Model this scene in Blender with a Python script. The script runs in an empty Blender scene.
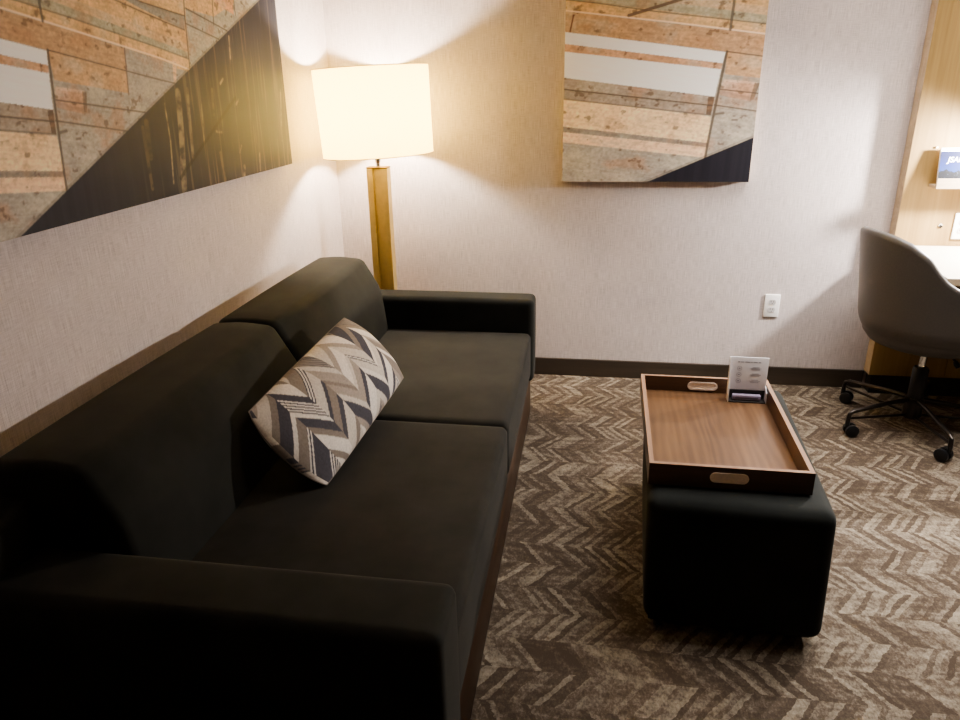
import bpy, bmesh, math, random
import numpy as np
from mathutils import Vector, Matrix

random.seed(7)
S = bpy.context.scene
C = S.collection
PI = math.pi

# ------------------------------------------------------------------ helpers
def lin(c):
    return tuple((v/255/12.92 if v/255 <= .04045 else ((v/255+.055)/1.055)**2.4) for v in c)

class G:
    """tiny node-graph builder"""
    def __init__(s, name):
        s.m = bpy.data.materials.new(name); s.m.use_nodes = True
        s.t = s.m.node_tree; s.t.nodes.clear()
        s.out = s.t.nodes.new('ShaderNodeOutputMaterial')
    def n(s, typ, **kw):
        nd = s.t.nodes.new(typ)
        for k, v in kw.items(): setattr(nd, k, v)
        return nd
    def put(s, sock, v):
        if v is None: return
        if isinstance(v, bpy.types.NodeSocket): s.t.links.new(v, sock)
        else:
            if sock.type == 'RGBA' and not isinstance(v, (int, float)): v = (*v[:3], 1)
            sock.default_value = v
    def math(s, op, a, b=None, c=None, clamp=False):
        nd = s.n('ShaderNodeMath', operation=op, use_clamp=clamp)
        for i, v in enumerate((a, b, c)): s.put(nd.inputs[i], v)
        return nd.outputs[0]
    def pos(s, kind='Object'):
        return s.n('ShaderNodeTexCoord').outputs[kind]
    def geo(s): return s.n('ShaderNodeNewGeometry').outputs['Position']
    def scale(s, v, sc, off=(0, 0, 0)):
        nd = s.n('ShaderNodeMapping'); s.put(nd.inputs[0], v)
        nd.inputs['Scale'].default_value = sc; nd.inputs['Location'].default_value = off
        return nd.outputs[0]
    def noise(s, v, sc=5, det=2, rough=.5, dist=0):
        nd = s.n('ShaderNodeTexNoise'); s.put(nd.inputs['Vector'], v)
        nd.inputs['Scale'].default_value = sc; nd.inputs['Detail'].default_value = det
        nd.inputs['Roughness'].default_value = rough; nd.inputs['Distortion'].default_value = dist
        return nd.outputs[0]
    def xyz(s, v):
        nd = s.n('ShaderNodeSeparateXYZ'); s.put(nd.inputs[0], v); return nd.outputs
    def vec(s, x, y, z=0):
        nd = s.n('ShaderNodeCombineXYZ')
        for i, q in enumerate((x, y, z)): s.put(nd.inputs[i], q)
        return nd.outputs[0]
    def white(s, v):
        nd = s.n('ShaderNodeTexWhiteNoise', noise_dimensions='3D'); s.put(nd.inputs['Vector'], v); return nd.outputs['Value']
    def ramp(s, f, stops):
        nd = s.n('ShaderNodeValToRGB'); s.put(nd.inputs[0], f); e = nd.color_ramp.elements
        while len(e) < len(stops): e.new(.5)
        for q, (p, c) in zip(e, stops): q.position = p; q.color = (*c[:3], 1)
        return nd.outputs[0]
    def mix(s, f, a, b, mode='MIX'):
        nd = s.n('ShaderNodeMix', data_type='RGBA', blend_type=mode)
        s.put(nd.inputs[0], f); s.put(nd.inputs[6], a); s.put(nd.inputs[7], b)
        return nd.outputs[2]
    def bump(s, h, st=.3, d=.002):
        nd = s.n('ShaderNodeBump'); s.put(nd.inputs['Height'], h)
        nd.inputs['Strength'].default_value = st; nd.inputs['Distance'].default_value = d
        return nd.outputs[0]
    def bsdf(s, col, rough=.6, metal=0, nrm=None, **kw):
        b = s.n('ShaderNodeBsdfPrincipled')
        s.put(b.inputs['Base Color'], col); s.put(b.inputs['Roughness'], rough); s.put(b.inputs['Metallic'], metal)
        if nrm is not None: s.put(b.inputs['Normal'], nrm)
        for k, v in kw.items(): s.put(b.inputs[k.replace('_', ' ')], v)
        s.t.links.new(b.outputs[0], s.out.inputs[0]); return s.m

def plain(name, rgb, rough=.5, metal=0, var=.12, nsc=40, **kw):
    g = G(name); n = g.noise(g.pos(), nsc, 3)
    c = lin(rgb)
    col = g.ramp(n, [(.3, tuple(v*(1-var) for v in c)), (.7, tuple(min(1, v*(1+var)) for v in c))])
    return g.bsdf(col, rough, metal, **kw)

def bm_box(bm, x0, x1, y0, y1, z0, z1, bev=0, seg=3):
    r = bmesh.ops.create_cube(bm, size=1)
    vs = r['verts']
    for v in vs:
        v.co = Vector((x0+(v.co.x+.5)*(x1-x0), y0+(v.co.y+.5)*(y1-y0), z0+(v.co.z+.5)*(z1-z0)))
    if bev:
        es = list({e for v in vs for e in v.link_edges})
        bmesh.ops.bevel(bm, geom=es, offset=bev, segments=seg, affect='EDGES', profile=.5)
    return bm

def box(x0, x1, y0, y1, z0, z1, bev=0, seg=3):
    return bm_box(bmesh.new(), x0, x1, y0, y1, z0, z1, bev, seg)

def bm_tube(bm, pts, r, seg=14, cap=True):
    pts = [Vector(p) for p in pts]; rings = []
    for i, p in enumerate(pts):
        d = (pts[min(i+1, len(pts)-1)] - pts[max(i-1, 0)]).normalized()
        a = d.orthogonal().normalized() if i == 0 else (rings_a - d*rings_a.dot(d)).normalized()
        rings_a = a; b = d.cross(a)
        rr = r[i] if isinstance(r, (list, tuple)) else r
        rings.append([bm.verts.new(p + rr*(math.cos(t)*a + math.sin(t)*b)) for t in [2*PI*k/seg for k in range(seg)]])
    for A, B in zip(rings, rings[1:]):
        for k in range(seg): bm.faces.new((A[k], A[(k+1) % seg], B[(k+1) % seg], B[k]))
    if cap:
        bm.faces.new(rings[0][::-1]); bm.faces.new(rings[-1])
    return bm

def tube(pts, r, seg=14): return bm_tube(bmesh.new(), pts, r, seg)

def lathe(prof, seg=48, closed=False):
    bm = bmesh.new(); rings = []
    for r, z in prof:
        if r < 1e-6: rings.append([bm.verts.new((0, 0, z))])
        else: rings.append([bm.verts.new((r*math.cos(2*PI*k/seg), r*math.sin(2*PI*k/seg), z)) for k in range(seg)])
    pairs = list(zip(rings, rings[1:])) + ([(rings[-1], rings[0])] if closed else [])
    for A, B in pairs:
        for k in range(seg):
            a = [A[0]] if len(A) == 1 else [A[k], A[(k+1) % seg]]
            b = [B[0]] if len(B) == 1 else [B[(k+1) % seg], B[k]]
            if len(a)+len(b) >= 3: bm.faces.new(a+b)
    return bm

def prism(poly, axis, a, b, bev=0, seg=3):
    """extrude a 2D polygon; axis 'y': poly in xz, axis 'x': poly in yz, axis 'z': poly in xy"""
    bm = bmesh.new()
    f = {'y': lambda p, t: (p[0], t, p[1]), 'x': lambda p, t: (t, p[0], p[1]), 'z': lambda p, t: (p[0], p[1], t)}[axis]
    A = [bm.verts.new(f(p, a)) for p in poly]; B = [bm.verts.new(f(p, b)) for p in poly]
    n = len(poly)
    bm.faces.new(A[::-1]); bm.faces.new(B)
    for k in range(n): bm.faces.new((A[k], A[(k+1) % n], B[(k+1) % n], B[k]))
    bmesh.ops.recalc_face_normals(bm, faces=bm.faces)
    if bev: bmesh.ops.bevel(bm, geom=list(bm.edges), offset=bev, segments=seg, affect='EDGES', profile=.5)
    return bm

def soft_box(x0, x1, y0, y1, z0, z1, r, crown=(0, 0, 0), n=24):
    """rounded box with slightly pillowed faces"""
    bm = bmesh.new()
    bmesh.ops.create_cube(bm, size=2)
    bmesh.ops.subdivide_edges(bm, edges=list(bm.edges), cuts=n, use_grid_fill=True)
    h = Vector(((x1-x0)/2, (y1-y0)/2, (z1-z0)/2)); c = Vector(((x0+x1)/2, (y0+y1)/2, (z0+z1)/2))
    def warp(t):
        return math.copysign(abs(math.sin(abs(t)*PI/2))**1.0, t) if abs(t) < 1 else t
    for v in bm.verts:
        u = Vector([warp(t) for t in v.co])
        p = Vector((u.x*h.x, u.y*h.y, u.z*h.z))
        q = Vector([max(-(h[i]-r), min(h[i]-r, p[i])) for i in range(3)])
        d = p-q
        if d.length > 1e-9: p = q + d.normalized()*r
        cr = [crown[i]*math.copysign(1, u[i])*(abs(u[i])**3)*(1-u[(i+1) % 3]**2)*(1-u[(i+2) % 3]**2) for i in range(3)]
        v.co = c + p + Vector(cr)
    return bm

def obj(name, bm, mat, parent=None, smooth=True, wn=True, shift=None):
    if shift is not None:
        for v in bm.verts: v.co -= Vector(shift)
    bmesh.ops.recalc_face_normals(bm, faces=bm.faces)
    me = bpy.data.meshes.new(name); bm.to_mesh(me); bm.free()
    if mat: me.materials.append(mat)
    o = bpy.data.objects.new(name, me); C.objects.link(o)
    if parent: o.parent = parent
    if smooth:
        for p in me.polygons: p.use_smooth = True
        if wn:
            me.set_sharp_from_angle(angle=math.radians(40))
    return o

def tag(o, label=None, cat=None, group=None, kind=None):
    for k, v in (('label', label), ('category', cat), ('group', group), ('kind', kind)):
        if v: o[k] = v
    return o

def thing(name, label, cat, loc=(0, 0, 0), rz=0, group=None):
    o = bpy.data.objects.new(name, None); C.objects.link(o)
    o.empty_display_size = .05
    o.location = loc; o.rotation_euler = (0, 0, rz)
    return tag(o, label, cat, group)

# ------------------------------------------------------------------ materials
def mat_wall():
    g = G('woven_wallcovering'); p = g.geo(); q = g.xyz(p)
    h = g.math('ADD', q[0], q[1])
    uv = g.vec(h, q[2], 0)
    v1 = g.noise(g.scale(uv, (420, 14, 1)), 1, 3, .6)      # vertical threads
    v2 = g.noise(g.scale(uv, (30, 400, 1)), 1, 2, .5)      # weft
    big = g.noise(uv, 3, 2)
    f = g.math('ADD', g.math('MULTIPLY', v1, .55), g.math('ADD', g.math('MULTIPLY', v2, .3), g.math('MULTIPLY', big, .15)))
    col = g.ramp(f, [(.34, lin((171, 160, 156))), (.5, lin((200, 188, 184))), (.66, lin((219, 208, 204)))])
    return g.bsdf(col, .75, nrm=g.bump(f, .18, .002))

def mat_carpet():
    g = G('chevron_carpet'); q = g.xyz(g.geo()); x, y = q[0], q[1]
    pos = g.vec(x, y, 0)
    H = .112
    wob = g.math('MULTIPLY', g.math('SUBTRACT', g.noise(pos, 75, 2), .5), .018)
    wob2 = g.math('MULTIPLY', g.math('SUBTRACT', g.noise(pos, 9, 2), .5), .035)
    yy = g.math('ADD', g.math('DIVIDE', y, H), 60.35)
    yy = g.math('ADD', yy, g.math('MULTIPLY', wob, 4))
    row = g.math('FLOOR', yy)
    tri = g.math('PINGPONG', yy, 1)
    s = g.math('ADD', g.math('ADD', x, g.math('MULTIPLY', tri, .082)), g.math('ADD', wob, wob2))
    # narrow light/dark yarn strips, different in every row
    k1 = g.math('FLOOR', g.math('DIVIDE', s, .018))
    r1 = g.white(g.vec(k1, row, 3))
    k2 = g.math('FLOOR', g.math('DIVIDE', g.math('ADD', s, 4.013), .062))
    r2 = g.white(g.vec(k2, row, 9))
    patch = g.noise(g.vec(g.math('MULTIPLY', g.math('ADD', x, tri), 1), g.math('MULTIPLY', y, 1.6), 0), 4.2, 2, .5)
    speck = g.noise(g.scale(pos, (1, .55, 1)), 170, 2, .7)
    speck2 = g.noise(pos, 55, 3, .65)
    t = g.math('ADD', g.math('MULTIPLY', r1, .46), g.math('MULTIPLY', r2, .10))
    t = g.math('ADD', t, g.math('MULTIPLY', g.math('SUBTRACT', patch, .5), .62))
    t = g.math('ADD', t, g.math('MULTIPLY', g.math('SUBTRACT', speck, .5), .6))
    t = g.math('ADD', t, g.math('MULTIPLY', g.math('SUBTRACT', speck2, .5), .85))
    col = g.ramp(t, [(.02, lin((78, 67, 57))), (.22, lin((91, 80, 69))), (.34, lin((109, 98, 86))), (.48, lin((127, 117, 103))), (.70, lin((150, 140, 124)))])
    fine = g.noise(pos, 420, 2, .7)
    return g.bsdf(col, .95, nrm=g.bump(g.math('ADD', fine, g.math('MULTIPLY', t, .6)), .7, .004), Specular_IOR_Level=.1)

def mat_wood(name, stops, axis='y', sc=1., rough=.5, coat=0., ring=0.):
    g = G(name); p = g.geo()
    k = {'x': (1.2, 22, 22), 'y': (22, 1.2, 22), 'z': (22, 22, 1.0)}[axis]
    k = tuple(v*sc for v in k)
    v = g.scale(p, k)
    a = g.noise(v, 1, 4, .6, .6)
    b = g.noise(g.scale(p, tuple(t*7 for t in k)), 1, 2, .6)
    f = g.math('ADD', g.math('MULTIPLY', a, .75), g.math('MULTIPLY', b, .25))
    if ring:
        w = g.n('ShaderNodeTexWave', wave_type='BANDS', bands_direction='X'); g.put(w.inputs[0], g.scale(p, (1, .16, 1)))
        w.inputs['Scale'].default_value = 14; w.inputs['Distortion'].default_value = 9; w.inputs['Detail'].default_value = 2; w.inputs['Detail Scale'].default_value = .9
        f = g.math('ADD', g.math('MULTIPLY', f, 1-ring), g.math('MULTIPLY', w.outputs[1], ring))
    col = g.ramp(f, [(q, lin(c)) for q, c in stops])
    return g.bsdf(col, rough, nrm=g.bump(f, .12, .001), Coat_Weight=coat)

def mat_fabric(name, rgb, sheen=.35, big=6, var=.28):
    g = G(name); p = g.pos()
    a = g.noise(p, big, 3, .6); w = g.noise(p, 900, 2, .6)
    c = lin(rgb)
    col = g.ramp(a, [(.3, tuple(v*(1-var) for v in c)), (.7, tuple(v*(1+var) for v in c))])
    return g.bsdf(col, .88, nrm=g.bump(w, .25, .0008), Sheen_Weight=sheen, Sheen_Roughness=.45,
                  Sheen_Tint=lin((180, 174, 164)), Specular_IOR_Level=.15)

def mat_attr(name, attr, rough=.6, bumpsc=600, st=.15):
    g = G(name); a = g.n('ShaderNodeAttribute', attribute_name=attr)
    n = g.noise(g.pos(), bumpsc, 2)
    col = g.mix(.18, a.outputs['Color'], g.ramp(n, [(.3, (.45, .45, .45)), (.7, (1, 1, 1))]), 'MULTIPLY')
    return g.bsdf(col, rough, nrm=g.bump(n, st, .0008), Specular_IOR_Level=.2)

M = {}
M['wall'] = mat_wall()
M['carpet'] = mat_carpet()
M['ceiling'] = plain('ceiling_paint', (225, 220, 212), .9, var=.03)
M['baseboard'] = mat_wood('dark_baseboard_wood', [(.3, (50, 41, 33)), (.6, (68, 58, 48)), (.8, (78, 68, 57))], 'x', .6, .5)
M['sofa'] = mat_fabric('charcoal_velvet', (38, 38, 34), .15)
M['sofa_seat'] = mat_fabric('charcoal_seat_velvet', (40, 38, 34), .15)
M['ottoman'] = mat_fabric('black_ottoman_cloth', (37, 39, 37), .14)
M['plinth'] = mat_wood('walnut_plinth', [(.3, (54, 37, 25)), (.6, (74, 53, 37)), (.8, (88, 65, 47))], 'y', .6, .45)
M['tray_floor'] = mat_wood('walnut_tray', [(.28, (56, 39, 26)), (.5, (88, 63, 43)), (.72, (120, 90, 63))], 'y', .35, .36, .2, .07)
M['tray_side'] = mat_wood('walnut_tray_side', [(.25, (60, 41, 28)), (.5, (82, 58, 41)), (.75, (102, 75, 55))], 'x', .6, .4, .1)
M['tray_edge'] = mat_wood('tray_rim_wood', [(.25, (118, 90, 70)), (.5, (142, 112, 90)), (.75, (160, 131, 108))], 'y', .6, .45)
M['oak'] = mat_wood('light_oak_laminate', [(.25, (104, 82, 46)), (.42, (146, 119, 74)), (.6, (164, 136, 88)), (.8, (188, 160, 110))], 'z', .55, .5)
M['oak_x'] = mat_wood('light_oak_edge', [(.25, (152, 134, 112)), (.5, (178, 159, 134)), (.8, (198, 180, 156))], 'x', .6, .5)
M['desktop'] = plain('cream_desktop_laminate', (205, 196, 180), .42, var=.04, nsc=12)
M['toe'] = plain('dark_toe_kick', (40, 36, 32), .6)
M['shell'] = plain('taupe_chair_leatherette', (85, 80, 76), .46, var=.08, nsc=200)
M['black_metal'] = plain('dark_gunmetal', (62, 57, 53), .28, .85)
M['black_plastic'] = plain('black_plastic', (20, 20, 22), .4)
M['chrome'] = plain('chrome', (200, 198, 195), .15, 1, var=.04)
M['steel'] = plain('brushed_nickel', (246, 230, 214), .45, .1, var=.06, nsc=120)
M['brass'] = plain('brushed_brass', (222, 194, 124), .36, .42, var=.06, nsc=30)
M['brass_dark'] = plain('dark_brass', (150, 118, 60), .38, 1, var=.06, nsc=30)  # darker brass tone for the column cap
M['white_plastic'] = plain('white_plastic', (238, 234, 230), .35, var=.02)
M['slot'] = plain('dark_slot', (45, 40, 38), .6)
M['paper'] = plain('white_card', (242, 240, 242), .6, var=.03)
M['ink'] = plain('grey_ink', (176, 176, 184), .7)
M['lilac'] = plain('lilac_plastic', (150, 138, 158), .4)
M['socket_face'] = plain('socket_face', (196, 192, 190), .45, var=.02)
M['canvas_edge'] = plain('canvas_edge', (196, 180, 158), .8)

# ------------------------------------------------------------------ camera
yaw, pitch, roll, FPX = -0.16509273951779882, -0.36520498566584886, -0.01874410076804651, 726.873
f_ = Vector((math.sin(yaw)*math.cos(pitch), math.cos(yaw)*math.cos(pitch), math.sin(pitch)))
r_ = Vector((math.cos(yaw), -math.sin(yaw), 0)); u_ = r_.cross(f_)
r2 = math.cos(roll)*r_ + math.sin(roll)*u_; u2 = -math.sin(roll)*r_ + math.cos(roll)*u_
cam = bpy.data.cameras.new('camera'); co = bpy.data.objects.new('camera', cam); C.objects.link(co)
mw = Matrix.Identity(4)
for i in range(3): mw[i][0], mw[i][1], mw[i][2] = r2[i], u2[i], -f_[i]
mw.translation = (1.28670, -3.52974, 1.42960)
co.matrix_world = mw
cam.sensor_width = 36; cam.lens = FPX/960*36; cam.clip_start = .02
S.camera = co

# ------------------------------------------------------------------ room shell
XR, YB, ZC = 4.7, -6.0, 2.6
def st(name, bm, m): return tag(obj(name, bm, m, smooth=False), kind='structure')
st('floor', box(-.1, XR+.1, YB-.1, .1, -.08, 0), M['carpet'])
st('ceiling', box(-.1, XR+.1, YB-.1, .1, ZC, ZC+.08), M['ceiling'])
st('wall_left', box(-.1, 0, YB, 0, 0, ZC), M['wall'])
st('wall_back', box(-.1, XR+.1, 0, .1, 0, ZC), M['wall'])
st('wall_right', box(XR, XR+.1, YB, 0, 0, ZC), M['wall'])
st('wall_front', box(-.1, XR+.1, YB-.1, YB, 0, ZC), M['wall'])
st('baseboard_back', box(.013, 2.586, -.013, -.0005, .0005, .092, .003, 2), M['baseboard'])
st('baseboard_left', box(.0005, .013, YB+.01, -.0005, .0005, .092, .003, 2), M['baseboard'])

# ------------------------------------------------------------------ sofa
so = thing('sofa', 'long charcoal two-seat sofa with square arms and walnut base against left wall', 'sofa', (.56, -1.52, 0))
sh = so.location.copy()
def sp(name, bm, m):
    for v in bm.verts: v.co.x += .0125*(-1.0-v.co.y)*max(0, min(1, (v.co.x-.25)/.7))   # sofa stands a hair askew
    return obj(name, bm, m, so, shift=sh)
sp('plinth', box(.14, 1.016, -2.57, -.475, .0, .205, .004, 2), M['plinth'])
sp('seat_frame', soft_box(.10, 1.006, -2.46, -.56, .19, .27, .02, n=10), M['sofa'])
sp('back_frame', soft_box(.055, .20, -2.59, -.60, .2, .665, .03, n=14), M['sofa'])
for ya, yb in ((-.585, -.45), (-2.595, -2.432)):
    sp('armrest', soft_box(.06, 1.036, ya, yb, .19, .564, .024, (.002, .002, .003), 26), M['sofa'])
for ya, yb in ((-1.486, -.588), (-2.430, -1.490)):
    sp('seat_cushion', soft_box(.19, 1.026, ya, yb, .225, .426, .024, (.006, .002, .008), 34), M['sofa_seat'])
def back_cushion(ya, yb):
    prof = [(.125, .40), (.105, .60), (.096, .738), (.20, .746), (.302, .738), (.374, .61), (.400, .40)]
    bm = prism(prof, 'y', ya, yb)
    es = [e for e in bm.edges if abs(e.verts[0].co.y-e.verts[1].co.y) < 1e-6 or True]
    bmesh.ops.bevel(bm, geom=es, offset=.024, segments=4, affect='EDGES', profile=.5)
    ym, hl = (ya+yb)/2, (yb-ya)/2
    L = [e for e in bm.edges if abs(e.verts[0].co.y-e.verts[1].co.y) > hl]
    bmesh.ops.subdivide_edges(bm, edges=L, cuts=12)
    for v in bm.verts:
        w = 1-((v.co.y-ym)/hl)**2
        if v.co.x > .3: v.co.x += .012*w
        if v.co.z > .7: v.co.z += .004*w
    return bm
for ya, yb in ((-1.496, -.592), (-2.428, -1.503)):
    sp('back_cushion', back_cushion(ya, yb), M['sofa'])

# ------------------------------------------------------------------ throw pillow
def value_noise(x, y, seed, oct=4):
    rng = np.random.RandomState(seed); T = rng.rand(256, 256); out = 0; amp = 1; tot = 0
    for o in range(oct):
        xi, yi = np.floor(x).astype(int), np.floor(y).astype(int); fx, fy = x-xi, y-yi
        fx = fx*fx*(3-2*fx); fy = fy*fy*(3-2*fy)
        a = T[xi % 256, yi % 256]; b = T[(xi+1) % 256, yi % 256]; c = T[xi % 256, (yi+1) % 256]; d = T[(xi+1) % 256, (yi+1) % 256]
        out = out + amp*((a*(1-fx)+b*fx)*(1-fy)+(c*(1-fx)+d*fx)*fy); tot += amp; amp *= .5; x = x*2+17.3; y = y*2+5.1
    return out/tot

def set_colors(me, cols, name):
    at = me.color_attributes.new(name, 'FLOAT_COLOR', 'POINT')
    buf = np.ones((len(me.vertices), 4), dtype=np.float32); buf[:, :3] = cols
    at.data.foreach_set('color', buf.ravel())

def srgb_arr(a):
    a = np.asarray(a, dtype=float)/255
    return np.where(a <= .04045, a/12.92, ((a+.055)/1.055)**2.4)

def make_pillow():
    a = Vector((.028, .297, .033)); b0 = Vector((-.092, .0, .101))
    L = .338; Wd = .142; T = .062
    ax = a.normalized(); n = ax.cross(b0).normalized(); by = n.cross(ax).normalized()
    if n.x < 0: n = -n
    NU, NV = 280, 150
    bm = bmesh.new(); uv = []
    def pt(u, v, sgn):
        # rounded lens profile with pinched (dog-eared) corners
        pu = u*(1-.045*(1-abs(v)**2.2)*0 - .055*(1-v*v)*abs(u)**4*0)
        su = 1-.105*abs(v)**2.6 ; sv = 1-.02*abs(u)**4
        th = ((1-abs(u)**2.4)*(1-abs(v)**2.0))**.55
        dent = 1-.05*math.sin(u*9+v*4)*math.exp(-6*(1-abs(u)))
        return (u*L*su, v*Wd*sv, sgn*T*th*dent)
    grid = {}
    c = Vector((.537, -1.64, .575))
    for sgn in (1, -1):
        for i in range(NU+1):
            for j in range(NV+1):
                edge = i in (0, NU) or j in (0, NV)
                key = (i, j, 0 if edge else sgn)
                if key in grid: continue
                u, v = -math.cos(PI*i/NU), -math.cos(PI*j/NV)
                p = pt(u, v, 0 if edge else sgn)
                grid[key] = bm.verts.new(ax*p[0]+by*p[1]+n*p[2]); uv.append((u*L, v*Wd))
    g_ = lambda i, j, s: grid[(i, j, 0 if (i in (0, NU) or j in (0, NV)) else s)]
    for sgn in (1, -1):
        for i in range(NU):
            for j in range(NV):
                bm.faces.new((g_(i, j, sgn), g_(i+1, j, sgn), g_(i+1, j+1, sgn), g_(i, j+1, sgn)))
    uv = np.array(uv); U, V = uv[:, 0], uv[:, 1]
    rng = np.random.RandomState(5)
    # zigzag bands running along the long side, cut into chevron limbs
    HP = .083; AMP = .088
    k = (U+.41)/HP; lim = np.floor(k).astype(int); fr = k-lim
    tri = np.where(lim % 2 == 0, fr, 1-fr)
    edges = np.cumsum(np.tile([.058, .026, .040, .018, .050, .030], 4))-.30
    w = V + tri*AMP
    band = np.searchsorted(edges, w); wid = np.diff(np.r_[-.36, edges, .9])
    bf = (w-np.r_[-.36, edges][band])/wid[band]
    pal = srgb_arr([(80, 77, 82), (134, 123, 113), (194, 184, 172), (212, 203, 192), (158, 146, 135)])
    tab = rng.choice(5, size=(64, 64), p=[.20, .22, .24, .18, .16]); strp = rng.rand(64, 64) < .2
    for i in range(64):
        for j in range(1, 64):
            if tab[i, j] == tab[i, j-1]: tab[i, j] = (tab[i, j]+1+rng.randint(3)) % 5
            if tab[i, j] == 0 and i and tab[i-1, j] == 0: tab[i, j] = 3
    ci = lim % 64; cj = band % 64
    base = pal[tab[ci, cj]]
    s = strp[ci, cj] & ((np.floor(bf*wid[band]/.0062).astype(int) % 2) == 0)
    base = np.where(s[:, None], pal[0]*1.1, base)
    spk = value_noise(U*420, V*420, 3, 2)
    base = base*(.78+.44*spk)[:, None]
    bmesh.ops.recalc_face_normals(bm, faces=bm.faces)
    me = bpy.data.meshes.new('pillow_cover'); bm.to_mesh(me); bm.free()
    for p in me.polygons: p.use_smooth = True
    set_colors(me, base, 'weave')
    me.materials.append(mat_attr('chevron_weave', 'weave', .9, 1500, .35))
    o = bpy.data.objects.new('throw_pillow', me); C.objects.link(o); o.location = c
    tag(o, 'lumbar throw pillow in grey, taupe and cream zigzag weave on dark sofa', 'pillow')
    # piped seam round the edge
    pts = []
    for i in range(0, NU+1, 4): pts.append((-math.cos(PI*i/NU), -1))
    for j in range(4, NV+1, 4): pts.append((1, -math.cos(PI*j/NV)))
    for i in range(NU-4, -1, -4): pts.append((-math.cos(PI*i/NU), 1))
    for j in range(NV-4, -1, -4): pts.append((-1, -math.cos(PI*j/NV)))
    P = [ax*q[0]+by*q[1]+n*q[2] for q in (pt(u, v, 0) for u, v in pts)]
    seam = obj('seam', tube(P, .0018, 8), plain('seam_thread', (120, 110, 102), .9), o)
    return o
make_pillow()

# ------------------------------------------------------------------ floor lamp
LX, LY = .294, -.27
lamp = thing('floor_lamp', 'brass column floor lamp with glowing cream drum shade behind far sofa arm', 'lamp', (LX, LY, 0))
obj('base', lathe([(0, 0), (.125, 0), (.13, .004), (.13, .018), (.125, .022), (0, .022)]), M['brass'], lamp)
cw, cd = .048, .028
prof = [(-cw, -cd), (-.020, -cd), (-.018, -cd+.010), (.018, -cd+.010), (.020, -cd), (cw, -cd), (cw, cd), (.020, cd), (.018, cd-.010), (-.018, cd-.010), (-.020, cd), (-cw, cd)]
bm = bmesh.new()
A = [bm.verts.new((x, y, .02)) for x, y in prof]; B = [bm.verts.new((x, y, 1.075)) for x, y in prof]
bm.faces.new(A); bm.faces.new(B)
for k in range(len(prof)): bm.faces.new((A[k], A[(k+1) % len(prof)], B[(k+1) % len(prof)], B[k]))
col = obj('column', bm, M['brass'], lamp, smooth=False)
obj('column_cap', box(-.050, .050, -.030, .030, 1.075, 1.081, .002, 2), M['brass_dark'], lamp)
obj('neck', lathe([(0, 1.08), (.009, 1.08), (.009, 1.10), (.013, 1.104), (.013, 1.118), (.007, 1.122), (.007, 1.20), (0, 1.20)], 24), M['chrome'], lamp)
obj('socket', lathe([(0, 1.20), (.018, 1.20), (.02, 1.21), (.02, 1.26), (0, 1.26)], 24), M['chrome'], lamp)
g = G('lit_bulb'); e = g.n('ShaderNodeEmission'); e.inputs[0].default_value = (1, .90, .78, 1); e.inputs[1].default_value = 900
nz = g.noise(g.pos(), 3, 0); e.inputs[1].default_value = 1; g.put(e.inputs[1], g.math('ADD', g.math('MULTIPLY', nz, 20), 640)); g.t.links.new(e.outputs[0], g.out.inputs[0])
bulb = obj('bulb', lathe([(0, 1.26), (.012, 1.262), (.016, 1.285), (.025, 1.315), (.027, 1.332), (.024, 1.350), (.014, 1.362), (0, 1.366)], 24), g.m, lamp)
# shade
g = G('cream_lamp_fabric'); n1 = g.noise(g.scale(g.pos(), (300, 300, 40)), 1, 2)
ccol = g.ramp(n1, [(.3, (.96, .84, .44)), (.7, (1.0, .90, .52))])
d = g.n('ShaderNodeBsdfDiffuse'); g.put(d.inputs[0], g.ramp(n1, [(.3, (.78, .70, .55)), (.7, (.84, .77, .62))]))
t = g.n('ShaderNodeBsdfTranslucent'); g.put(t.inputs[0], ccol)
mx = g.n('ShaderNodeMixShader'); mx.inputs[0].default_value = .92
g.t.links.new(d.outputs[0], mx.inputs[1]); g.t.links.new(t.outputs[0], mx.inputs[2])
em = g.n('ShaderNodeEmission'); em.inputs[0].default_value = (1, .79, .31, 1); em.inputs[1].default_value = .75     # added emission standing in for lamp light through the cloth
ad = g.n('ShaderNodeAddShader'); g.t.links.new(mx.outputs[0], ad.inputs[0]); g.t.links.new(em.outputs[0], ad.inputs[1]); g.t.links.new(ad.outputs[0], g.out.inputs[0])
SR, SB, ZM, HH = .250, .245, 1.316, .181        # top radius, bottom radius, centre height, half height
shade = obj('lamp_shade', lathe([(SB, -HH), (SR, HH), (SR-.002, HH), (SB-.002, -HH)], 96, True), g.m, lamp)
shade.location = (0, 0, ZM); shade.rotation_euler = (0, math.radians(-2.2), 0)
trim = plain('shade_trim', (214, 190, 140), .7)
for R0, z in ((SB, -HH), (SR, HH)):
    pts = [((R0+.0005)*math.cos(2*PI*k/72), (R0+.0005)*math.sin(2*PI*k/72), z) for k in range(73)]
    obj('shade_rim', tube(pts, .0016, 8), trim, shade)
bm = bmesh.new()
for k in range(3):
    an = 2*PI*k/3+1.5
    bm_tube(bm, [(0, 0, HH-.03), (SR*.9*math.cos(an), SR*.9*math.sin(an), HH-.02), (SR*.99*math.cos(an), SR*.99*math.sin(an), HH-.004)], .002, 8)
obj('spider', bm, M['chrome'], shade)
obj('finial', lathe([(0, 1.462), (.008, 1.462), (.008, 1.475), (.004, 1.48), (.007, 1.486), (0, 1.494)], 20), M['brass'], lamp)

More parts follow.
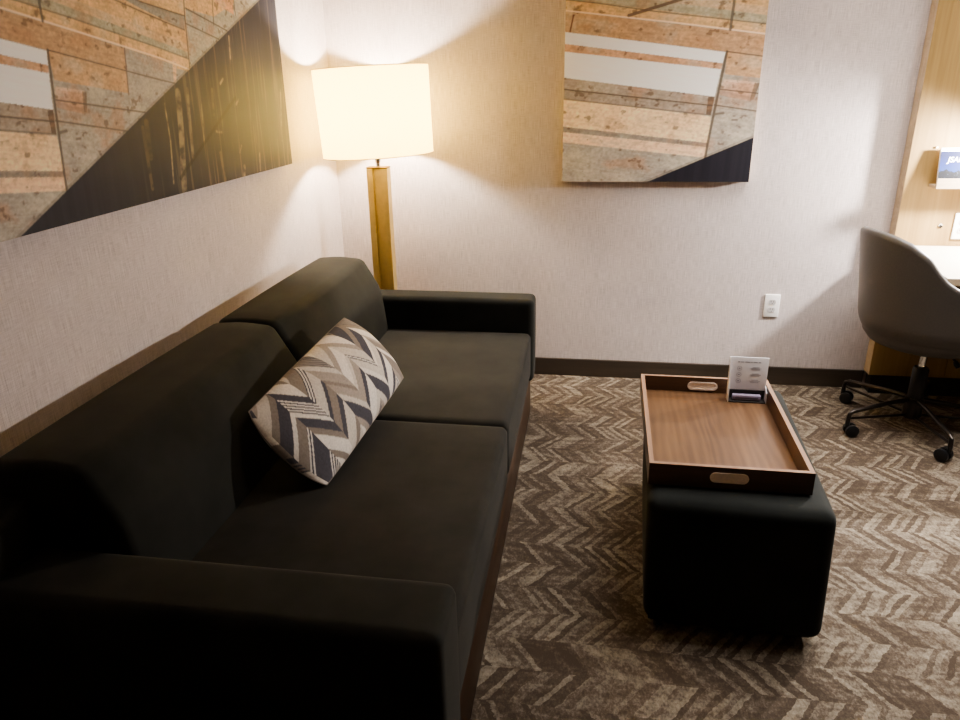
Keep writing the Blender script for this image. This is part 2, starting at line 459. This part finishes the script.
# ------------------------------------------------------------------ wall art (one abstract collage design, two crops)
GREY = (166, 154, 138); TAN = (192, 150, 106); TAN2 = (198, 156, 110); ORG = (214, 172, 114); CREAM = (234, 198, 148)
WHITE = (234, 228, 224); DK = (92, 78, 64); BLK = (44, 42, 42)
POLY = [
 # upper boards
 ([(-1, .88), (-1, 1.5), (3, 1.5), (3, .30), (1.551, .496), (.838, .612), (.465, .665), (.003, .725)], ORG),
 ([(-1, 1.5), (-1, .90), (.0, .77), (.136, .75), (.838, .650), (1.55, .54), (1.56, .60), (.85, .71), (.15, .82), (-.2, .88), (-.2, 1.5)], (204, 170, 124)),
 ([(-1, .935), (-1, .88), (.14, .752), (.84, .652), (1.55, .542), (1.55, .567), (.84, .682), (.14, .79)], (172, 160, 128)),
 ([(1.25, .737), (1.57, .71), (1.552, .654), (1.25, .713), (.9, .79), (.9, .83)], (152, 142, 124)),
 ([(.2, .86), (1.1, .76), (1.1, .80), (.2, .90)], (160, 150, 132)),
 ([(.2, .97), (2.4, .86), (2.4, .93), (.2, 1.03)], (186, 140, 104)),
 ([(.1, 1.03), (1.5, .97), (1.5, 1.08), (.1, 1.12)], WHITE),
 ([(-.2, 1.14), (2.5, 1.02), (2.5, 1.3), (-.2, 1.3)], (190, 150, 112)),
 ([(1.577, .714), (1.548, .45), (2.6, .9), (2.6, .99), (1.824, .726), (1.585, .741)], (170, 160, 140)),
 ([(1.595, .85), (1.845, .85), (1.824, .726), (1.585, .741)], ORG),
 ([(1.845, .86), (2.044, .87), (2.024, .748), (1.856, .783)], (216, 160, 112)),
 ([(2.044, .90), (2.042, .749), (2.6, .96), (2.6, 1.0)], (178, 168, 150)),
 # orange-brown board B
 ([(-1, .86), (.003, .722), (.838, .609), (1.099, .566), (1.091, .491), (.692, .546), (-.0, .641), (-1, .78)], TAN),
 ([(.692, .546), (1.091, .491), (1.08, .409), (.690, .456)], TAN2),
 ([(1.417, .533), (1.448, .527), (1.423, .449), (1.403, .446)], (214, 176, 134)),
 ([(1.448, .522), (1.551, .505), (1.55, .49), (1.445, .50)], ORG),
 # white windows, left
 ([(-1, .73), (0, .641), (.685, .544), (.676, .50), (-.002, .593), (-1, .73)], WHITE),
 ([(-1, .69), (-.002, .593), (.676, .50), (.673, .476), (-.001, .562), (-1, .69)], (206, 158, 118)),
 ([(-1, .69), (-.001, .562), (.673, .476), (.656, .365), (-.002, .454), (-1, .58)], WHITE),
 ([(-1, .58), (-.002, .454), (.656, .365), (.643, .294), (-.004, .367), (-1, .49)], (168, 150, 130)),
 ([(.629, .366), (.656, .365), (.647, .288), (.626, .292)], (112, 92, 74)),
 ([(-1, .49), (-.004, .367), (.648, .283), (.646, .171), (-.003, .247), (-1, .37)], CREAM),
 ([(-1, .37), (-.003, .247), (.646, .171), (.642, .153), (-.003, .223), (-1, .35)], (150, 134, 118)),
 ([(-1, .35), (-.003, .223), (.642, .153), (.640, .107), (-.002, .178), (-1, .30)], (232, 192, 150)),
 # pink ledge
 ([(.686, .433), (.826, .418), (.811, .359), (.676, .39)], (196, 156, 126)),
 ([(.690, .437), (.828, .421), (.826, .412), (.690, .427)], (216, 184, 154)),
 ([(.676, .392), (.812, .362), (.808, .345), (.674, .372)], (172, 140, 116)),
 ([(.817, .419), (.839, .418), (.822, .35), (.804, .351)], (128, 108, 88)),
]
LINES = [ # polyline, width, colour
 ([(-1, .86), (.003, .725), (.465, .665), (.838, .612), (1.333, .538), (1.551, .496)], .006, (246, 214, 176)),
 ([(-1, .90), (.136, .75), (.379, .711), (.838, .65), (1.345, .575), (1.55, .54)], .005, (106, 100, 82)),
 ([(.703, .80), (.695, .632)], .012, (98, 88, 76)),
 ([(.27, .698), (.459, .747), (.56, .775)], .013, (104, 78, 62)),
 ([(1.0, .747), (1.101, .728), (1.377, .681), (1.552, .654)], .006, DK), ([(.9, .80), (1.258, .737), (1.569, .71)], .006, DK),
 ([(1.585, .80), (1.57, .714), (1.548, .51)], .009, (96, 84, 72)),
 ([(1.585, .741), (1.935, .673)], .007, DK), ([(1.567, .681), (1.843, .632)], .006, DK),
 ([(1.845, .9), (1.813, .69)], .007, DK), ([(2.044, .9), (2.042, .749)], .007, DK),
 ([(-.01, .407), (.65, .329)], .006, DK), ([(-.01, .366), (.643, .290)], .005, (120, 102, 84)),
 ([(.690, .546), (.672, .40), (.648, .20), (.638, .10)], .011, DK),
 ([(.692, .546), (1.308, .456), (1.409, .443)], .005, (90, 74, 62)),
 ([(1.102, .566), (1.078, .405)], .008, (120, 96, 80)),
 ([(.679, .395), (1.166, .337)], .006, (98, 82, 68)), ([(.658, .331), (1.03, .275)], .006, (100, 86, 70)),
 ([(.035, .705), (.022, .642)], .007, (110, 62, 48)),
 ([(.66, .293), (.70, .297)], .010, (110, 98, 84)), ([(.74, .268), (.76, .268)], .008, (112, 98, 84)),
]
STREAK = [([(1.309, .364), (1.309, .223), (1.281, .05)], .009, 150), ([(1.422, .403), (1.402, .25), (1.355, .012)], .042, 128), ([(1.499, .416), (1.464, .141)], .022, 118),
 ([(1.599, .352), (1.577, .181)], .008, 130), ([(1.715, .413), (1.698, .305)], .02, 92), ([(1.71, .133), (1.722, .009)], .02, 96), ([(1.934, .048), (1.921, .004)], .022, 140),
 ([(2.121, .096), (2.107, .012)], .014, 130), ([(2.474, .404), (2.422, .141)], .016, 128), ([(1.945, .648), (1.93, .53)], .013, 150), ([(1.70, .232), (1.75, .225)], .010, 150),
 ([(1.93, .345), (1.96, .365)], .012, 150), ([(1.80, .44), (1.83, .46)], .012, 150), ([(1.16, .30), (1.15, .17)], .03, 84), ([(1.13, .28), (1.125, .05)], .02, 88), ([(1.905, .12), (1.93, .15)], .010, 120)]

def seg_dist(U, V, p, q):
    d = np.array(q)-np.array(p); L2 = d@d
    t = np.clip(((U-p[0])*d[0]+(V-p[1])*d[1])/L2, 0, 1)
    return np.hypot(U-(p[0]+t*d[0]), V-(p[1]+t*d[1]))

def inside(U, V, P):
    r = np.zeros(U.shape, bool); n = len(P); j = n-1
    for i in range(n):
        (xi, yi), (xj, yj) = P[i], P[j]
        if yi != yj:
            c = ((yi > V) != (yj > V)) & (U < (xj-xi)*(V-yi)/(yj-yi)+xi); r ^= c
        j = i
    return r

def collage(U, V, cell):
    col = np.empty(U.shape+(3,)); col[:] = srgb_arr(GREY)
    def over(mask, c):
        nonlocal col
        col = col*(1-mask[..., None]) + np.asarray(c)*mask[..., None]
    offs = [(-.25, -.25), (.25, -.25), (-.25, .25), (.25, .25)]
    for P, c in POLY:
        m = sum(inside(U+a*cell, V+b*cell, P).astype(float) for a, b in offs)/4
        over(m, srgb_arr(c))
    # weathering: rust, chips, grain along the boards
    S_ = U*.13+V
    grain = value_noise(U*14+3, S_*160, 1, 3)
    blot = value_noise(U*9, V*12, 2, 4); chips = value_noise(U*34, V*42, 4, 3)
    white = (col.min(-1) > .6)
    col *= np.where(white, .97+.06*grain, .82+.36*grain)[..., None]
    rust = np.clip((blot-.57)*6, 0, 1)*.40*(~white)
    over(rust, srgb_arr((180, 126, 78)))
    pale = np.clip((.42-blot)*6, 0, 1)*.4*(~white)
    over(pale, srgb_arr((196, 186, 160)))
    grit = value_noise(U*95, V*120, 6, 3); col *= np.where(white, 1, .72+.56*grit)[..., None]
    ch = np.clip((chips-.69)*10, 0, 1)*.6*(~white)
    over(ch, srgb_arr((92, 66, 46)))
    for P, w, c in LINES:
        d = np.min([seg_dist(U, V, a, b) for a, b in zip(P, P[1:])], axis=0)
        over(np.clip((w/2-d)/cell+.5, 0, 1)*.85, srgb_arr(c))
    lum = col.mean(-1, keepdims=True); col = (lum*.20+col*.80)*1.2
    # dark wedge
    hyp = (V - (U-.39)*.4325)/1.09
    m = np.clip(.5-hyp/cell, 0, 1)
    st_ = value_noise(U*70-V*3, V*2.2, 8, 4); st2 = value_noise(U*14, V*3, 9, 3)
    up = np.clip((U-.9)/1.3, 0, 1)
    dk = srgb_arr((43, 41, 48))[None, None]*(1+up[..., None]*.7)*(.72+.5*st_+.25*st2)[..., None]
    lt = np.clip((st_-.62)*8, 0, 1)*np.clip((U-1.0)*2, 0, 1)*.35
    dk = dk*(1-lt[..., None]) + srgb_arr((138, 124, 104))*lt[..., None]
    for P, w, b in STREAK:
        d = np.min([seg_dist(U, V, p, q) for p, q in zip(P, P[1:])], axis=0)
        k = np.clip((w/2-d)/(cell*1.2)+.5, 0, 1)*np.clip(value_noise(U*26, V*34, 12, 3)*2.4-.55, .08, 1)*.85
        dk = dk*(1-k[..., None]) + srgb_arr((b*1.12, b, b*.86))*k[..., None]
    dg = seg_dist(U, V, (1.338, .063), (1.93, .375)); k = np.clip((.008-dg)/cell+.5, 0, 1)*.6
    dk = dk*(1-k[..., None]) + srgb_arr((30, 28, 27))*k[..., None]
    col = col*(1-m[..., None]) + dk*m[..., None]
    e = np.clip((.006-np.abs(hyp-.004))/cell+.5, 0, 1)*.35
    over(e, srgb_arr((60, 52, 46)))
    return np.clip(col, .004, .95)

def art(name, label, width, height, ufun, k, nx, nz, matrix):
    """canvas block: local x = along the wall, z = up, front face at y=-depth"""
    D = .036
    root = thing(name, label, 'wall art')
    root.matrix_world = matrix
    obj('stretcher_block', box(0, width, -D, -.0015, 0, height, .0015, 2), M['canvas_edge'], root)
    xs = np.linspace(.0008, width-.0008, nx); zs = np.linspace(.0008, height-.0008, nz)
    X, Z = np.meshgrid(xs, zs)
    col = collage(ufun(X), Z/k, max(xs[1]-xs[0], zs[1]-zs[0])/k)
    me = bpy.data.meshes.new('printed_canvas')
    V = np.stack([X.ravel(), np.full(X.size, -D-.0006), Z.ravel()], 1)
    i = np.arange(nx-1)[None]+np.arange(nz-1)[:, None]*nx
    F = np.stack([i, i+1, i+1+nx, i+nx], -1).reshape(-1, 4)
    me.from_pydata(V.tolist(), [], F.tolist())
    set_colors(me, col.reshape(-1, 3), 'print')
    me.materials.append(M['print'])
    o = bpy.data.objects.new('printed_canvas', me); C.objects.link(o); o.parent = root
    return root
M['print'] = mat_attr('collage_print', 'print', .55, 900, .1)
art('wall_art', 'smaller abstract timber collage canvas on back wall with small dark corner wedge', .839, 1.10, lambda X: X, 1.0, 300, 392,
    Matrix.Translation((1.1085, 0, .9865)))
# left-wall canvas: local x runs along +y of the room, faces +x
mL = Matrix.Translation((0, -2.35, 1.1296)) @ Matrix.Rotation(PI/2, 4, 'Z')
WL = 2.35-.6168
art('wall_art', 'large abstract collage canvas with big streaked dark triangle on left wall above sofa', WL, .92,
    lambda X: .656+((X-WL)+1.322)/.705, .705, 620, 420, mL)

# ------------------------------------------------------------------ ottoman + tray + card stand
ot = thing('ottoman', 'black upholstered rectangular ottoman in front of sofa under wooden tray', 'ottoman', (1.682, -1.462, 0), math.radians(-2.6))
bm = soft_box(-.224, .240, -.414, .405, .028, .419, .034, (.004, .006, .004), 30)
for v in bm.verts: v.co.x += .013*(1-v.co.z/.42)
obj('upholstered_block', bm, M['ottoman'], ot)
obj('base_board', box(-.198, .228, -.38, .38, .014, .036, .003, 2), M['toe'], ot)
for sx in (-1, 1):
    for sy in (-1, 1):
        b = lathe([(0, 0), (.02, 0), (.022, .016), (0, .016)], 20)
        for v in b.verts: v.co += Vector((.014+sx*.18, sy*.34, 0))
        obj('foot', b, M['black_plastic'], ot)

TX0, TX1, TY0, TY1, TZ0, TZ1 = -.2045, .208, -.317, .312, 0, .062
tr = thing('serving_tray', 'rectangular walnut serving tray with metal slot handles on black ottoman', 'tray', (1.652, -1.480, .4235), math.radians(-.6))
obj('tray_floor', box(TX0+.006, TX1-.006, TY0+.006, TY1-.006, .001, .011), M['tray_floor'], tr, smooth=False)
wt = .012
def side(bmx): return obj('tray_side', bmx, M['tray_side'], tr, smooth=False)
sides = [side(box(TX0, TX1, TY0, TY0+wt, 0, TZ1)), side(box(TX0, TX1, TY1-wt, TY1, 0, TZ1)),
         side(box(TX0, TX0+wt, TY0+wt, TY1-wt, 0, TZ1)), side(box(TX1-wt, TX1, TY0+wt, TY1-wt, 0, TZ1))]
rims = [(TX0, TX1, TY0, TY0+wt), (TX0, TX1, TY1-wt, TY1), (TX0, TX0+wt, TY0+wt, TY1-wt), (TX1-wt, TX1, TY0+wt, TY1-wt)]
for s_, r in zip(sides, rims):
    obj('rim_edge', box(*r, TZ1, TZ1+.0015), M['tray_edge'], s_, smooth=False)
def stadium(hw, hh, n=14):
    P = []
    for k in range(n+1):
        a = -PI/2+PI*k/n; P.append((hw-hh+hh*math.cos(a), hh*math.sin(a)))
    for k in range(n+1):
        a = PI/2+PI*k/n; P.append((-(hw-hh)+hh*math.cos(a), hh*math.sin(a)))
    return P
for yc, out in ((TY0, -1), (TY1-wt, -1)):
    zc, xc = (.0335, 0.0)
    y0, y1 = yc-.0022, yc+.0005
    bm = bmesh.new()
    O = stadium(.049, .0145); I = stadium(.043, .0095)
    for ring in range(1):
        a = [bm.verts.new((xc+p[0], y1, zc+p[1])) for p in O]; b = [bm.verts.new((xc+p[0], y0, zc+p[1])) for p in O]
        c = [bm.verts.new((xc+p[0], y0, zc+p[1])) for p in I]; d2 = [bm.verts.new((xc+p[0], y1-.0008, zc+p[1])) for p in I]
        n = len(O)
        for k in range(n):
            k2 = (k+1) % n
            bm.faces.new((a[k], a[k2], b[k2], b[k])); bm.faces.new((b[k], b[k2], c[k2], c[k])); bm.faces.new((c[k], c[k2], d2[k2], d2[k]))
    h = obj('handle', bm, M['steel'], tr)
    bm = bmesh.new(); bm.faces.new([bm.verts.new((xc+p[0], y1-.0009, zc+p[1])) for p in I])
    obj('handle_recess', bm, M['steel'], h, smooth=False)

cs = thing('card_stand', 'small white printed card stand at far end of walnut tray', 'card stand', (1.788, -1.232, .4355), math.radians(-1.0))
CW, CH = .0605, .146
obj('card', box(-CW, CW, .012, .015, .0, CH, .0008, 2), M['paper'], cs)
obj('side_wall', prism([(.012, 0), (-.022, 0), (-.022, .040), (.006, CH), (.012, CH)], 'x', -CW, -CW+.0025), M['paper'], cs, smooth=False)
obj('side_wall', prism([(.012, 0), (-.022, 0), (-.022, .034), (.012, .05)], 'x', CW-.0025, CW), M['paper'], cs, smooth=False)
obj('base_shelf', box(-CW+.0025, CW-.0025, -.022, .012, 0, .003), M['slot'], cs, smooth=False)
obj('pocket_back', box(-CW+.0025, CW-.0025, .0085, .0118, .003, .032), M['slot'], cs, smooth=False)
pk = obj('pocket_insert', box(-.044, .044, -.014, .004, .006, .022, .002, 2), M['lilac'], cs)
obj('insert_line', box(-.036, .036, -.0146, -.0138, .012, .0142), M['slot'], pk, smooth=False)
bm = bmesh.new()
yf = .0114
def mark(x0, x1, z0, z1): bm_box(bm, x0, x1, yf, yf+.0007, z0, z1)
xx = -.035
for w_ in (.007, .010, .016, .005, .013, .008):        # heading, too small in the photo to spell out
    mark(xx, xx+w_, .1275, .131); xx += w_+.0025
for r in range(3):
    z = .107-r*.022
    for k in range(16):
        a, b = 2*PI*k/16, 2*PI*(k+1)/16
        q = [bm.verts.new((-.028+rr*math.cos(t), yf, z+rr*math.sin(t))) for rr, t in ((.0078, a), (.0078, b), (.0064, b), (.0064, a))]
        bm.faces.new(q)
    mark(-.031, -.025, z-.002, z+.002)
    mark(.012, .034, z+.004, z+.0055); mark(.006, .040, z, z+.0015); mark(.010, .036, z-.004, z-.0025)
obj('printed_text', bm, M['ink'], cs, smooth=False)

# ------------------------------------------------------------------ power outlets
def outlet(label, loc, name='power_outlet'):
    t = thing(name, label, 'outlet', loc, group=None)
    obj('cover_plate', box(-.035, .035, -.0065, -.0006, -.0565, .0565, .003, 3), M['white_plastic'], t)
    for zc in (.019, -.019):
        b = lathe([(0, 0), (.0165, 0), (.0165, .0015), (0, .0015)], 28)
        for v in b.verts: v.co = Vector((v.co.x, -.0065-v.co.z, zc+max(-.0125, min(.0125, v.co.y))))
        r = obj('receptacle', b, M['socket_face'], t)
        bm = bmesh.new()
        for sx in (-.006, .006): bm_box(bm, sx-.0011, sx+.0011, -.0084, -.0079, zc-.001, zc+.008)
        bm_tube(bm, [(0, -.0079, zc-.007), (0, -.0085, zc-.007)], .0022, 10)
        obj('contact_slots', bm, M['slot'], r)
    b = tube([(0, -.0064, 0), (0, -.0074, 0)], .0026, 12)
    obj('screw', b, M['steel'], t)
    return t
outlet('white double socket outlet on back wall left of desk chair', (2.1225, 0, .4025))
# ------------------------------------------------------------------ desk unit
PX = 2.588; PF = -.070
dk = thing('desk', 'oak desk with tall light oak back panel and cream top behind swivel chair', 'desk', (PX, 0, 0))
def dp(name, bm, m, smooth=False): return obj(name, bm, m, dk, smooth, shift=dk.location)
dp('back_panel', box(PX, 2.915, PF, -.001, .094, 2.45), M['oak'])
dp('back_panel', box(2.918, 4.3, PF, -.001, .094, 2.45), M['oak'])
dp('panel_edge', box(PX-.0012, PX-.0002, PF+.001, -.002, .094, 2.45), M['oak_x'])
dp('toe_kick', box(PX+.012, 4.3, PF+.004, -.001, .0, .092), M['toe'])
w = dp('worktop', box(PX-.012, 4.3, -.66, PF-.001, .690, .718, .003, 2), M['desktop'])
obj('worktop_edge', box(PX-.012, 4.3, -.6625, -.6605, .691, .717), M['oak_x'], w, False, shift=dk.location)
dp('support_panel', box(4.22, 4.26, -.62, PF-.001, 0, .69), M['oak'])
b = lathe([(.0045, 0), (.0045, .002), (.009, .0035), (.0105, .001), (.0105, 0)], 24)
for v in b.verts: v.co = Vector((2.7647+v.co.x, PF-v.co.z, .8067+v.co.y))
gr = dp('grommet', b, M['chrome'], True)
b = tube([(2.7647, PF-.0004, .8067), (2.7647, PF-.0012, .8067)], .005, 16)
obj('grommet_hole', b, M['slot'], gr, shift=dk.location)
outlet('white socket outlet on oak back panel above cream desktop', (2.850, PF, .806))

# brochure ledge on the panel
bs = thing('brochure_ledge', 'small pale oak brochure ledge mounted on oak desk panel', 'shelf', (2.6842, PF, .975))
obj('ledge_floor', box(0, .27, -.070, -.0006, 0, .012), M['oak_x'], bs, smooth=False)
obj('front_lip', box(0, .27, -.078, -.070, 0, .042, .001, 2), M['oak_x'], bs, smooth=False)
obj('mounting_peg', tube([(.003, -.0006, .163), (.003, -.007, .163)], .0045, 16), M['steel'], bs)

br = thing('brochure', 'blue mountain brochure with white lettering standing on oak ledge', 'brochure', (2.815, PF-.058, .9875))
br.rotation_euler = (math.radians(-10), 0, 0)
def mat_cover():
    g = G('brochure_cover'); q = g.xyz(g.pos()); x, z = q[0], q[2]
    rid = g.math('ADD', .058, g.math('MULTIPLY', g.math('SUBTRACT', g.noise(g.vec(x, 0, 0), 26, 3), .5), .05))
    sky = g.ramp(g.math('DIVIDE', z, .135), [(.3, lin((26, 56, 108))), (.6, lin((9, 34, 100))), (.9, lin((4, 18, 70)))])
    mtn = g.ramp(g.noise(g.pos(), 90, 3), [(.45, lin((3, 4, 10))), (.62, lin((8, 11, 26))), (.76, lin((90, 100, 110)))])
    col = g.mix(g.math('LESS_THAN', z, rid), sky, mtn)
    return g.bsdf(col, .4)
BW = .121
obj('pages', box(-BW, BW, 0, .012, 0, .152, .0006, 2), M['paper'], br)
obj('front_cover', box(-BW, BW, -.0012, -.0002, 0, .138), mat_cover(), br, smooth=False)
obj('header_band', box(-BW, BW, -.0012, -.0002, .138, .153), M['paper'], br, smooth=False)
def text_mesh(name, s, size, mat, parent, loc):
    cu = bpy.data.curves.new(name+'_curve', 'FONT'); cu.body = s; cu.size = size; cu.extrude = .0003; cu.shear = .2; cu.align_x = 'CENTER'; cu.offset = .0006
    to = bpy.data.objects.new(name+'_tmp', cu); C.objects.link(to)
    dg = bpy.context.evaluated_depsgraph_get(); me = bpy.data.meshes.new_from_object(to.evaluated_get(dg))
    C.objects.unlink(to); bpy.data.objects.remove(to); bpy.data.curves.remove(cu)
    me.materials.clear(); me.materials.append(mat)
    o = bpy.data.objects.new(name, me); C.objects.link(o); o.parent = parent
    o.location = loc; o.rotation_euler = (PI/2, 0, 0); return o
text_mesh('title_lettering', 'JSAP', .030, M['white_plastic'], br, (-.064, -.0018, .095))

# ------------------------------------------------------------------ desk chair
ch = thing('swivel_chair', 'taupe tub swivel desk chair with five-star caster base in front of desk', 'chair', (2.652, -.43, 0))
FD = math.radians(5)     # facing direction
def shell_mesh():
    bm = bmesh.new(); NA, NZ = 128, 26; th = .022
    half = math.radians(128)
    def rim(t):  # t in -1..1 around the back
        if t > 0: return float(np.interp(t*128, [0, 19, 30, 40, 53, 60.5, 67, 74, 90, 128], [.858, .858, .850, .834, .79, .739, .704, .682, .666, .640]))
        return float(np.interp(-t*128, [0, 15, 30, 45, 60, 128], [.858, .850, .81, .74, .69, .640]))
    def P(t, v, off):
        ang = FD+PI+t*half
        zb = .386
        z = zb+(rim(t)-zb)*v
        hh = (z-zb)
        rr = .270
        if hh < .12: rr = .270-.08*(1-hh/.12)**2.2
        rr += .046*max(0, (hh-.08)/.38)
        fx = 1.0+.10*max(0, -math.cos(t*half))       # arms reach forward
        rr -= off
        c, s2 = math.cos(ang), math.sin(ang)
        return Vector((rr*fx*c, rr*fx*s2, z+(off*.0)))
    out = [[bm.verts.new(P(-1+2*i/NA, j/NZ, 0)) for j in range(NZ+1)] for i in range(NA+1)]
    inn = [[bm.verts.new(P(-1+2*i/NA, j/NZ, th)) for j in range(NZ+1)] for i in range(NA+1)]
    top = [bm.verts.new(P(-1+2*i/NA, 1, th/2)+Vector((0, 0, .009))) for i in range(NA+1)]
    for i in range(NA):
        for j in range(NZ):
            bm.faces.new((out[i][j], out[i+1][j], out[i+1][j+1], out[i][j+1]))
            bm.faces.new((inn[i][j], inn[i][j+1], inn[i+1][j+1], inn[i+1][j]))
        bm.faces.new((out[i][NZ], out[i+1][NZ], top[i+1], top[i])); bm.faces.new((top[i], top[i+1], inn[i+1][NZ], inn[i][NZ]))
        bm.faces.new((out[i][0], inn[i][0], inn[i+1][0], out[i+1][0]))
    for i in (0, NA):
        for j in range(NZ):
            bm.faces.new((out[i][j], out[i][j+1], inn[i][j+1], inn[i][j]))
        bm.faces.new((out[i][NZ], top[i], inn[i][NZ]))
    return bm
shell = obj('shell', shell_mesh(), M['shell'], ch, wn=False)
seat = lathe([(0, .388), (.19, .388), (.225, .40), (.248, .43), (.254, .465), (.24, .487), (.18, .494), (0, .496)], 56)
for v in seat.verts:
    d_ = v.co.x*math.cos(FD)+v.co.y*math.sin(FD)
    if d_ > 0: v.co.x += .10*d_/.26*math.cos(FD)*.8; v.co.y += .10*d_/.26*math.sin(FD)*.8
obj('seat', seat, M['shell'], ch)
obj('seat_plate', box(-.09, .09, -.09, .09, .368, .389, .006), M['black_metal'], ch)
obj('gas_lift', lathe([(0, .26), (.0135, .26), (.0135, .37), (0, .37)], 24), M['chrome'], ch)
obj('column', lathe([(0, .075), (.027, .075), (.031, .085), (.031, .27), (.026, .278), (0, .278)], 28), M['black_plastic'], ch)
obj('hub', lathe([(0, .05), (.036, .05), (.038, .06), (.038, .13), (.034, .14), (0, .14)], 28), M['black_metal'], ch)
lv = obj('height_lever', tube([(.04, -.02, .366), (.08, -.045, .352), (.098, -.064, .326)], .005, 10), M['black_metal'], ch)
obj('lever_knob', tube([(.096, -.061, .329), (.101, -.068, .317), (.106, -.075, .307)], [.008, .011, .008], 12), M['black_plastic'], lv)
BR = .318
for k in range(5):
    an = math.radians(130.5+72*k)
    d_ = Vector((math.cos(an), math.sin(an), 0)); Z = Vector((0, 0, 1))
    leg = obj('base_arm', tube([d_*.03+Z*.132, d_*.12+Z*.128, d_*(BR-.02)+Z*.110, d_*(BR-.004)+Z*.100, d_*BR+Z*.062], [.010, .010, .009, .009, .009], 12), M['black_metal'], ch)
    obj('lower_brace', tube([d_*.03+Z*.060, d_*(BR-.03)+Z*.078, d_*(BR)+Z*.080], [.006, .006, .006], 10), M['black_metal'], leg)
    sw = an+math.radians([200, 160, 215, 20, 100][k])
    e_ = Vector((math.cos(sw), math.sin(sw), 0)); si = Vector((-e_.y, e_.x, 0)); cpos = d_*BR+e_*.018
    bm = bmesh.new()
    bm_tube(bm, [d_*BR+Z*.068, d_*BR+Z*.040], .009, 12)
    for s_ in (-1, 1):
        bm_tube(bm, [cpos+si*(s_*.007)+Z*.0275, cpos+si*(s_*.010)+Z*.0275, cpos+si*(s_*.022)+Z*.0275, cpos+si*(s_*.025)+Z*.0275], [.023, .0265, .0265, .022], 24)
    obj('caster', bm, M['black_plastic'], ch)

# ------------------------------------------------------------------ lights
def area(name, loc, rot, size, energy, col, sy=None):
    l = bpy.data.lights.new(name, 'AREA'); l.energy = energy; l.color = col; l.size = size
    if sy: l.shape = 'RECTANGLE'; l.size_y = sy
    o = bpy.data.objects.new(name, l); C.objects.link(o); o.location = loc; o.rotation_euler = rot; return o
sl = bpy.data.lights.new('ceiling_downlight', 'SPOT'); sl.energy = 16; sl.color = (1, .96, .93)
sl.spot_size = math.radians(56); sl.spot_blend = .9; sl.shadow_soft_size = .05
so_ = bpy.data.objects.new('ceiling_downlight', sl); C.objects.link(so_); so_.location = (3.12, -1.25, 2.57)
so_.rotation_euler = (Vector((2.72, -.12, .82))-so_.location).to_track_quat('-Z', 'Y').to_euler()
area('ceiling_fill', (2.45, -1.0, 2.58), (0, 0, 0), 1.6, 23, (1, .96, .93)).data.spread = math.radians(98)  # added soft overhead fill for even light, not a fixture
pl = bpy.data.lights.new('desk_light', 'SPOT'); pl.energy = 88; pl.spot_size = math.radians(158); pl.spot_blend = .55; pl.color = (1, .95, .91); pl.shadow_soft_size = .035
po = bpy.data.objects.new('desk_light', pl); C.objects.link(po); po.location = (3.06, -.30, 1.215); po.rotation_euler = Vector((-.75, -.05, -1)).to_track_quat('-Z', 'Y').to_euler()

w = bpy.data.worlds.new('world'); S.world = w; w.use_nodes = True
w.node_tree.nodes['Background'].inputs[0].default_value = (.5, .47, .45, 1); w.node_tree.nodes['Background'].inputs[1].default_value = .05
S.view_settings.view_transform = 'AgX'
S.view_settings.look = 'AgX - Medium High Contrast'
S.view_settings.exposure = 1.08
